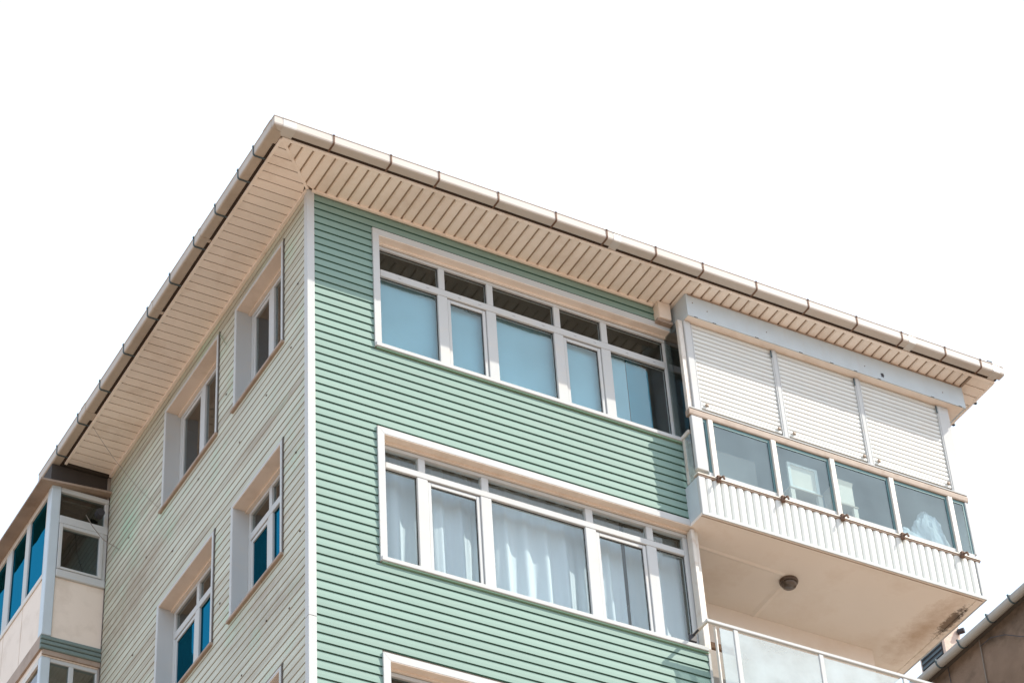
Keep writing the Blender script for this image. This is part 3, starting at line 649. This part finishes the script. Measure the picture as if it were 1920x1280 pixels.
# slab, seen from below
SB = MB().box(4.700, 8.599, -0.279, 0.0, -2.994, -2.957).box(4.86, 8.599, 0.0, 5.0, -2.994, -2.957).box(4.76, 4.86, 0.0, 0.25, -2.994, -2.957).build('balcony_slab', M_slab, B)
MB().poly([(4.705, -0.255), (8.575, -0.255), (8.575, -0.245), (4.705, -0.245)], -2.999, -2.9945).build('slab_groove', M_sill, SB)
MB().box(8.50, 8.585, -0.24, 5.0, -3.010, -2.9945, bev=0.004).build('edge_strip', M_slab, SB)
def ridge(p, q, w=0.05, h=0.010):
    p, q = Vector(p), Vector(q); n = (q - p).normalized(); n = Vector((-n.y, n.x)) * w / 2
    a = [(p.x - n.x, p.y - n.y, -2.9942), (p.x, p.y, -2.994 - h), (p.x + n.x, p.y + n.y, -2.9942)]
    b = [(q.x - n.x, q.y - n.y, -2.9942), (q.x, q.y, -2.994 - h), (q.x + n.x, q.y + n.y, -2.9942)]
    return MB().hull(a, b).build('plaster_ridge', M_slab, SB)
ridge((4.87, 0.25), (6.16, 0.30), 0.07); ridge((6.24, 0.42), (6.27, 1.13), 0.10, 0.014)

# posts standing at the right end of the second window
for a, b, y0, y1 in ((4.752, 4.798, -0.012, 0.09), (4.806, 4.850, 0.01, 0.09)):
    MB().box(a - 0.04, b - 0.04, y0, y1, -4.70, -3.0, bev=0.006).build('pillar', M_old, B)

# ---- next balcony down: glass railing ---------------------------------
RG = node('balcony_railing', (4.57, -0.27, -5.6 + Z0), B)
MB().box(4.57, 8.70, -0.300, -0.262, -4.490, -4.448, bev=0.006).build('handrail', M_white, RG)
MB().box(4.57, 4.605, -0.262, 0.0, -4.488, -4.452, bev=0.006).box(8.665, 8.70, -0.262, 5.0, -4.488, -4.452, bev=0.006).build('handrail', M_old, RG)
for x in (4.94, 6.05, 7.175, 8.30): MB().box(x - 0.030, x + 0.030, -0.292, -0.268, -5.62, -4.491, bev=0.006).build('post', M_white, RG)
for a, b in ((4.735, 4.908), (4.972, 6.018), (6.082, 7.143), (7.207, 8.268), (8.332, 8.66)):
    MB().box(a, b, -0.282, -0.274, -5.60, -4.52).build('pane', G_frost, RG)
MB().box(4.50, 4.60, -0.045, -0.015, -4.60, -4.50, bev=0.01).tube([(4.55, -0.03, -4.52), (4.57, -0.12, -4.49)], 0.014, 6).build('wall_bracket', M_blk, RG)
MB().box(4.685, 4.705, -0.27, -0.235, -5.65, -4.491, bev=0.004).build('side_frame', M_old, RG)
SL2 = MB().box(4.70, 8.60, -0.27, 5.0, -5.86, -5.66).build('balcony_slab', M_slab, B)
for k in range(2, 7):
    d = -H * k
    if k > 2: MB().box(4.70, 8.60, -0.27, 5.0, -2.96 + d + H - 0.0, -2.78 + d + H).build('balcony_slab', M_slab, B)
    if k > 2: MB().box(4.70, 8.60, -0.27, -0.25, -2.77 + d + H, -1.70 + d + H).build('parapet', M_panel, B)
# brown slatted door at the back of that balcony
DR = node('slatted_door', (5.0, 1.1, -5.6 + Z0), B)
MB().box(5.02, 5.10, 1.085, 1.133, -5.64, -3.58, bev=0.005).box(5.82, 5.90, 1.085, 1.133, -5.64, -3.58, bev=0.005).box(5.10, 5.82, 1.085, 1.133, -3.66, -3.58, bev=0.005).build('frame', M_louv, DR)
z = -3.68; s0 = None
while z > -5.6:
    if s0: dup(s0[0], 0, 0, z - s0[1])
    else: s0 = (MB().prof([(1.128, z), (1.100, z - 0.050), (1.092, z - 0.060), (1.132, z - 0.058)], 'x', 5.10, 5.82).build('slat', M_louv, DR), z)
    z -= 0.066

# ---- enclosed bay on the far left --------------------------------------
BY = node('bay_window', (-0.77, 5.72, -2.6 + Z0), B)
YB, XL = 5.74, -0.775
def bay(d, top, bot, lowz):
    mb = MB().box(XL, XL + 0.125, YB - 0.006, YB + 0.12, bot, top, bev=0.008).build('corner_post', M_fas, BY)
bay(0, -0.10, -2.36, 0)
# roof cap with overhang
MB().hull([(-0.95, 5.66, -0.135), (0.0, 5.66, -0.055), (0.0, 9.0, -0.055), (-0.95, 9.0, -0.135)], [(-0.95, 5.66, -0.105), (0.0, 5.66, -0.025), (0.0, 9.0, -0.025), (-0.95, 9.0, -0.105)]).build('bay_roof', M_sill, BY)
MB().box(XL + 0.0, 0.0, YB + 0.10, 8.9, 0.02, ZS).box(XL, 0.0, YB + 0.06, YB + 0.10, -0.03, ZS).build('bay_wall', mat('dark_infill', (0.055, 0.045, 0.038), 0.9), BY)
# front face (facing the camera): transom pane, sash pane, panel
xa, xb = XL + 0.126, -0.012
fr = MB().box(xa, xb, YB, YB + 0.08, -0.175, -0.105, bev=0.006).box(xa, xb, YB - 0.01, YB + 0.08, -0.665, -0.545, bev=0.006).box(xb - 0.05, xb, YB + 0.002, YB + 0.08, -1.36, -0.176, bev=0.006)
fr.box(xa, xb, YB - 0.012, YB + 0.08, -1.475, -1.36, bev=0.008).build('frame', M_white, BY)
s = MB().box(xa + 0.004, xa + 0.05, YB - 0.016, YB + 0.06, -1.355, -0.67, bev=0.005).box(xb - 0.10, xb - 0.052, YB - 0.016, YB + 0.06, -1.355, -0.67, bev=0.005).box(xa + 0.05, xb - 0.10, YB - 0.015, YB + 0.06, -0.72, -0.67, bev=0.005).box(xa + 0.05, xb - 0.10, YB - 0.015, YB + 0.06, -1.355, -1.32, bev=0.005)
s.build('sash', M_white, BY)
MB().box(xa, xb - 0.05, YB + 0.04, YB + 0.046, -0.545, -0.176).build('pane', G_dim, BY)
MB().box(xa + 0.05, xb - 0.10, YB + 0.03, YB + 0.036, -1.32, -0.72).build('pane', G_dim, BY)
MB().box(xa + 0.002, xb, YB + 0.02, YB + 0.06, -2.36, -1.476).build('infill_panel', M_bayp, BY)
MB().box(xb, 0.0, YB - 0.02, YB + 0.02, -4.5, -0.05).build('joint_channel', mat('dark_channel', (0.10, 0.085, 0.07), 0.8), BY)
# flank of the bay (facing left): three windows over panels
ys = [(5.86, 5.90), (6.47, 6.60), (7.10, 7.30), (7.95, 8.05), (8.75, 8.85)]
for i in range(len(ys)): MB().box(XL + 0.006, XL + 0.08, ys[i][0], ys[i][1], -1.40, -0.175, bev=0.006).build('mullion', M_white, BY)
MB().box(XL + 0.002, XL + 0.08, YB + 0.121, 8.9, -0.20, -0.12, bev=0.006).box(XL - 0.004, XL + 0.08, YB + 0.121, 8.9, -1.475, -1.40, bev=0.006).build('frame', M_old, BY)
for i in range(len(ys) - 1): MB().box(XL + 0.03, XL + 0.036, ys[i][1], ys[i + 1][0], -1.40, -0.20).build('pane', G_blue, BY)
yy = [5.862, 6.54, 7.20, 8.0, 8.9]
for i in range(4): MB().box(XL + 0.012, XL + 0.05, yy[i], yy[i + 1] - 0.018, -2.36, -1.476).build('infill_panel', M_bayp, BY)
for i in range(1, 4): MB().box(XL + 0.018, XL + 0.055, yy[i] - 0.018, yy[i], -2.36, -1.476).build('joint_strip', M_old, BY)
# ledge with grey-green boards, then the storey below
for i, (z1, z2) in enumerate(((-2.362, -2.425), (-2.428, -2.490), (-2.493, -2.560))):
    MB().prof([(YB + 0.03, z1), (YB - 0.004, z1 - 0.006), (YB - 0.016, z2 + 0.010), (YB - 0.008, z2), (YB + 0.03, z2)], 'x', XL - 0.0, 0.0).build('siding_board', M_bayg, BY)
MB().box(XL - 0.0, XL + 0.05, YB + 0.03, 8.9, -2.56, -2.361).build('ledge', M_sill, BY)
MB().box(XL + 0.03, 0.0, YB + 0.031, 8.9, -2.64, -2.561).build('ledge', M_bayp, BY)
MB().box(XL + 0.035, 0.0, YB + 0.005, YB + 0.030, -2.625, -2.561).build('ledge', M_sill, BY)
MB().box(XL + 0.03, XL + 0.15, YB + 0.032, YB + 0.12, -5.4, -2.641, bev=0.008).build('corner_post', M_fas, BY)
MB().box(XL + 0.15, 0.0, YB + 0.04, YB + 0.11, -2.695, -2.641, bev=0.005).box(-0.385, -0.325, YB + 0.041, YB + 0.11, -3.02, -2.695, bev=0.005).box(XL + 0.15, 0.0, YB + 0.034, YB + 0.11, -3.10, -3.02, bev=0.005).box(-0.05, 0.0, YB + 0.038, YB + 0.11, -3.02, -2.695, bev=0.005).build('frame', M_white, BY)
MB().box(XL + 0.15, -0.05, YB + 0.06, YB + 0.066, -3.02, -2.695).build('pane', G_dim, BY)
MB().box(XL + 0.15, 0.0, YB + 0.05, YB + 0.08, -5.4, -3.101).build('infill_panel', M_bayp, BY)
MB().box(XL + 0.03, XL + 0.10, YB + 0.121, 8.9, -2.72, -2.641).box(XL + 0.03, XL + 0.10, 6.55, 6.65, -4.0, -2.72).box(XL + 0.03, XL + 0.10, 7.3, 7.4, -4.0, -2.72).build('frame', M_old, BY)
MB().box(XL + 0.06, XL + 0.066, YB + 0.121, 8.9, -4.0, -2.72).build('pane', G_dim, BY)
MB().box(XL + 0.04, XL + 0.08, YB + 0.121, 8.9, -5.4, -4.0).build('infill_panel', M_bayp, BY)
MB().box(XL + 0.04, 0.0, YB + 0.05, 8.9, BOT, -5.4).build('bay_wall', M_bayp, BY)
MB().box(-0.35, 0.0, 7.2, 7.24, -2.4, -0.1).box(XL + 0.1, 0.0, YB + 0.12, 8.8, -0.22, -0.20).build('interior_wall', M_int, BY)
MB().box(-0.03, 0.006, YB + 0.03, 9.0, BOT, ZS).build('wall', M_conc, B)
MB().tube([(-0.16, 5.70, -0.42), (-0.16, 5.62, -0.42)], 0.055, 14).build('flue', M_blk, BY)

# ------------------------------------------------------------------ things on and in the building
def wavy(name, x0, x1, y, z0, z1, mt, amp=0.045, wl=0.26, seed=0, thick=True, hem=0.0, axis='x'):
    rnd = random.Random(seed); n = max(8, int((x1 - x0) / 0.022)); rows = 6; mb = MB()
    ph = [rnd.uniform(0, 6.28) for _ in range(4)]
    def off(u, t):
        a = amp * (0.35 + 0.65 * t)
        return a * (math.sin(6.283 * u / wl + ph[0] + 0.5 * math.sin(u * 3.1 + ph[1])) + 0.45 * math.sin(6.283 * u / (wl * 0.43) + ph[2]) * math.sin(u * 2 + ph[3]))
    for r in range(rows + 1):
        t = r / rows; z = z1 + (z0 - z1) * t
        for i in range(n + 1):
            u = x0 + (x1 - x0) * i / n; o = y + off(u, t)
            mb.v.append((u, o, z + hem * math.sin(u * 5)) if axis == 'x' else (o, u, z))
    for r in range(rows):
        for i in range(n): a = r * (n + 1) + i; mb.f.append((a, a + 1, a + n + 2, a + n + 1)); mb.m.append(0)
    return mb.build(name, mt, smooth=True)
g1 = 'white net curtains behind the lower wide window'
tag(wavy('curtain', 0.90, 3.98, 0.335, -4.66, -2.92, M_curt, seed=3), 'wide sheer white curtain with deep folds behind the lower wide window', 'curtain', g1)
tag(wavy('curtain', 4.06, 4.90, 0.36, -4.66, -2.92, M_curt, amp=0.03, seed=5), 'narrow white curtain behind the last pane of the lower wide window, beside the balcony', 'curtain', g1)
tag(wavy('blind', 0.90, 4.20, 0.20, -1.70, -0.44, M_blind, amp=0.004, wl=1.4, seed=1), 'pale blue blind filling most of the top wide window under the eaves', 'blind')
bl = MB().hull([(4.205, 0.195, -1.70), (4.50, 0.195, -1.70), (4.50, 0.195, -0.62), (4.36, 0.195, -0.55), (4.34, 0.195, -0.46), (4.205, 0.195, -0.44)], [(4.205, 0.199, -1.70), (4.50, 0.199, -1.70), (4.50, 0.199, -0.62), (4.36, 0.199, -0.55), (4.34, 0.199, -0.46), (4.205, 0.199, -0.44)])
tag(bl.build('blind', M_blind2), 'strong blue cloth hanging at the right end of the pale blue blind, top wide window', 'blind')
tag(wavy('curtain', 1.42, 1.86, 0.30, -4.38, -3.35, M_curtg, amp=0.02, seed=8, axis='y'), 'grey curtain in the lower flank window nearer the building corner', 'curtain')
tag(wavy('curtain', 3.40, 3.92, 0.30, -4.38, -3.35, M_curtg, amp=0.02, seed=9, axis='y'), 'grey curtain in the lower flank window farther from the building corner', 'curtain')

lamp = thing('ceiling_lamp', 'round brown ceiling lamp with a smoked glass bowl under the white balcony slab', 'lamp', (6.27, 0.37, Z0 - 3.11))
MB().lathe(6.27, 0.37, [(0.108, -2.9945), (0.112, -3.015), (0.104, -3.035), (0.098, -3.037)], 24).build('base', M_lamp, lamp, smooth=False)
MB().lathe(6.27, 0.37, [(0.094, -3.036), (0.092, -3.055), (0.078, -3.082), (0.050, -3.100), (0.018, -3.108)], 24).build('bowl', M_lglass, lamp, smooth=True)

# things stored inside the glazed balcony
bd = thing('framed_board', 'cream board with a white rim leaning behind the second balcony pane', 'board', (6.28, -0.15, Z0 - 2.06))
MB().box(6.12, 6.46, -0.155, -0.14, -2.03, -1.72).build('board', M_box, bd)
MB().box(6.08, 6.50, -0.165, -0.14, -2.06, -2.03).box(6.08, 6.50, -0.165, -0.14, -1.72, -1.69).box(6.08, 6.12, -0.165, -0.14, -2.03, -1.72).box(6.46, 6.50, -0.165, -0.14, -2.03, -1.72).build('rim', M_boxf, bd)
def stool(x0, x1, y0, y1, top, label):
    t = thing('stool', label, 'stool', ((x0 + x1) / 2, (y0 + y1) / 2, Z0 - 2.9), 'stools stored in the glazed balcony')
    MB().box(x0, x1, y0, y1, top - 0.025, top, bev=0.006).build('seat', M_dustwood, t)
    for a in (x0 + 0.01, x1 - 0.07):
        for b in (y0 + 0.01, y1 - 0.05): MB().box(a, a + 0.06, b, b + 0.04, -2.9, top - 0.026).build('leg', M_box, t)
stool(6.06, 6.52, -0.185, 0.10, -2.065, 'pale wooden stool under the cream board behind the second balcony pane')
stool(6.66, 7.02, -0.185, 0.10, -2.075, 'pale wooden stool under the carton behind the third balcony pane')
cb = thing('carton', 'cream cardboard carton on a stool behind the third balcony pane', 'box', (6.85, -0.07, Z0 - 2.07))
MB().box(6.72, 6.98, -0.175, 0.05, -2.07, -1.80, bev=0.004).build('box_body', M_box, cb)
MB().hull([(6.72, -0.172, -1.799), (6.98, -0.172, -1.799), (6.98, -0.195, -1.745), (6.72, -0.195, -1.74)], [(6.72, -0.168, -1.799), (6.98, -0.168, -1.799), (6.98, -0.191, -1.745), (6.72, -0.191, -1.74)]).build('flap', M_box, cb)
def sack(cx, cy, cz, rx, ry, rz, nu, nv, sd):
    sk = MB()
    for j in range(nv + 1):
        for i in range(nu):
            th = math.pi * j / nv; ph = 2 * math.pi * i / nu
            d = Vector((math.sin(th) * math.cos(ph), math.sin(th) * math.sin(ph), math.cos(th)))
            rr_ = 1 + 0.20 * noise.noise(d * 2.3 + Vector((sd, 0, 0))) + 0.10 * noise.noise(d * 7.0 + Vector((0, sd, 0))) + 0.06 * abs(noise.noise(Vector((ph * 3.5, th * 1.2, sd))))
            sk.v.append((cx + rx * d.x * rr_ * (1.2 - 0.45 * max(0, d.z)), cy + ry * d.y * rr_, cz + rz * d.z * rr_))
    for j in range(nv):
        for i in range(nu): sk.f.append((j * nu + i, j * nu + (i + 1) % nu, (j + 1) * nu + (i + 1) % nu, (j + 1) * nu + i)); sk.m.append(0)
    return sk
tag(sack(8.12, -0.05, -2.24, 0.24, 0.15, 0.50, 40, 28, 1.7).build('plastic_sack', M_bag), 'tall crumpled white plastic sack behind the fourth balcony pane', 'sack')
tag(sack(7.72, -0.08, -2.36, 0.22, 0.12, 0.24, 32, 20, 5.2).build('cloth_bundle', M_bag), 'low white cloth bundle behind the fourth balcony pane, left of the tall sack', 'bundle')

def sag(a, b, s, n=14):
    a, b = Vector(a), Vector(b); return [tuple(a.lerp(b, i / n) + Vector((0, 0, -s * 4 * (i / n) * (1 - i / n)))) for i in range(n + 1)]
tag(MB().tube(sag((-0.60, 4.9, ZS - 0.005), (-0.022, 3.97, -1.50), 0.10), 0.0025, 4).build('cable', M_cable), 'thin cable hanging from the eaves down to the flank window sill', 'cable')
tag(MB().tube([(-0.36, 5.60, -0.55), (-0.30, 5.50, -0.78), (-0.18, 5.42, -1.00), (-0.08, 5.32, -1.13), (-0.03, 5.25, -1.22)], 0.005, 5).build('wire', M_cable), 'bent wire sticking out in front of the far left bay window', 'wire')
tag(MB().tube([(-0.028, 2.36, 0.0), (-0.032, 2.30, -0.10), (-0.03, 2.26, -0.16), (-0.032, 2.18, -0.30), (-0.028, 2.14, -0.36)], 0.0035, 4).build('cable', mat('dusty_green_cable', (0.18, 0.24, 0.16), 0.8)), 'short loose cable on the flank wall between the two top windows', 'cable')

# ------------------------------------------------------------------ neighbouring building
NB = thing('neighbour_building', 'brown stained neighbouring building with a grey gutter at the lower right edge', 'building', (16, 6, 0))
NX = 12.02
w = MB().box(NX + 0.09, 22, 0.6, 13, BOT, 0.06).build('wall', M_brown, NB)
MB().box(NX + 0.01, NX + 0.089, 0.5, 13, 0.03, 0.055).build('eave_underside', mat('dark_wood', (0.09, 0.075, 0.06), 0.9), NB)
zg = -0.02
gp = [(NX + 0.0, zg + 0.09)] + [(NX - 0.065 + 0.065 * math.cos(a), zg + 0.065 + 0.068 * math.sin(a)) for a in [-i * math.pi / 8 for i in range(9)]] + [(NX - 0.13, zg + 0.09)]
NG = MB().prof(gp, 'y', 0.45, 13.0).build('gutter', mat('grey_gutter', (0.34, 0.32, 0.285), 0.5, 0.3, var=0.12, scale=4), NB, smooth=False)
for y in (1.1, 1.7, 2.25, 2.80, 3.30, 3.97, 4.50, 5.1, 5.7, 6.3, 7.0):
    q = [(NX + 0.02, zg + 0.03)] + [(NX - 0.065 + 0.072 * math.cos(a), zg + 0.065 + 0.075 * math.sin(a)) for a in [-i * math.pi / 8 for i in range(9)]] + [(NX - 0.155, zg + 0.11), (NX - 0.10, zg + 0.11)]
    MB().prof(q, 'y', y - 0.014, y + 0.014).build('bracket', M_slate, NG)
MB().hull([(NX - 0.02, 0.45, 0.10), (22.2, 0.45, 0.10), (22.2, 13, 0.10), (NX - 0.02, 13, 0.10)], [(NX + 0.02, 0.45, 0.13), (22.2, 0.45, 3.2), (22.2, 13, 3.2), (NX + 0.02, 13, 0.13)]).build('roof', M_roof, NB)
MB().box(13.45, 13.78, 6.0, 6.62, 0.2, 2.9).box(13.40, 13.83, 5.95, 6.67, 2.9, 3.0).build('chimney', M_chim, NB)
VT = MB().box(13.438, 13.449, 6.06, 6.58, 1.15, 1.98).build('vent', M_seal, NB)
for k in range(9): MB().box(13.425, 13.437, 6.07, 6.57, 1.18 + k * 0.088, 1.22 + k * 0.088).build('vent_slat', M_slate, VT)
MB().tube([(13.74, 5.99, 2.05), (13.80, 5.90, 2.05)], 0.045, 8).build('pipe_stub', M_blk, NB)
MB().tube(sag((NX + 0.07, 3.76, 0.02), (NX + 0.07, 3.83, -3.5), 0.0), 0.010, 5).build('wall_cable', M_cable, NB)
MB().tube(sag((NX + 0.07, 4.50, 0.02), (NX + 0.07, 4.46, -3.5), 0.0), 0.006, 5).build('wall_cable', M_blk, NB)
MB().tube([(NX + 0.06, 3.74, -0.10), (NX + 0.04, 3.5, -0.12), (NX + 0.04, 3.2, -0.26), (NX + 0.05, 2.9, -0.48), (NX + 0.06, 2.3, -0.8)], 0.006, 5).build('wall_cable', M_blk, NB)

# old nails and plugs in the flank cladding
M_nail = mat('nail_rust', (0.12, 0.09, 0.07), 0.8)
rn = random.Random(4)
for yy_, zz_ in [(0.25, -0.95), (0.42, -1.75), (1.05, -1.95), (1.75, -2.1), (2.15, -1.1), (2.9, -1.8), (3.6, -2.35), (0.3, -3.3), (0.2, -4.4), (0.45, -5.2), (2.2, -4.0), (4.4, -1.9), (4.7, -3.1), (1.0, -5.0), (1.6, -5.3), (5.0, -1.2)]:
    MB().box(-0.020, -0.008, yy_ - 0.012, yy_ + 0.012, zz_ - 0.010, zz_ + 0.010, bev=0.004).build('nail', M_nail, B)
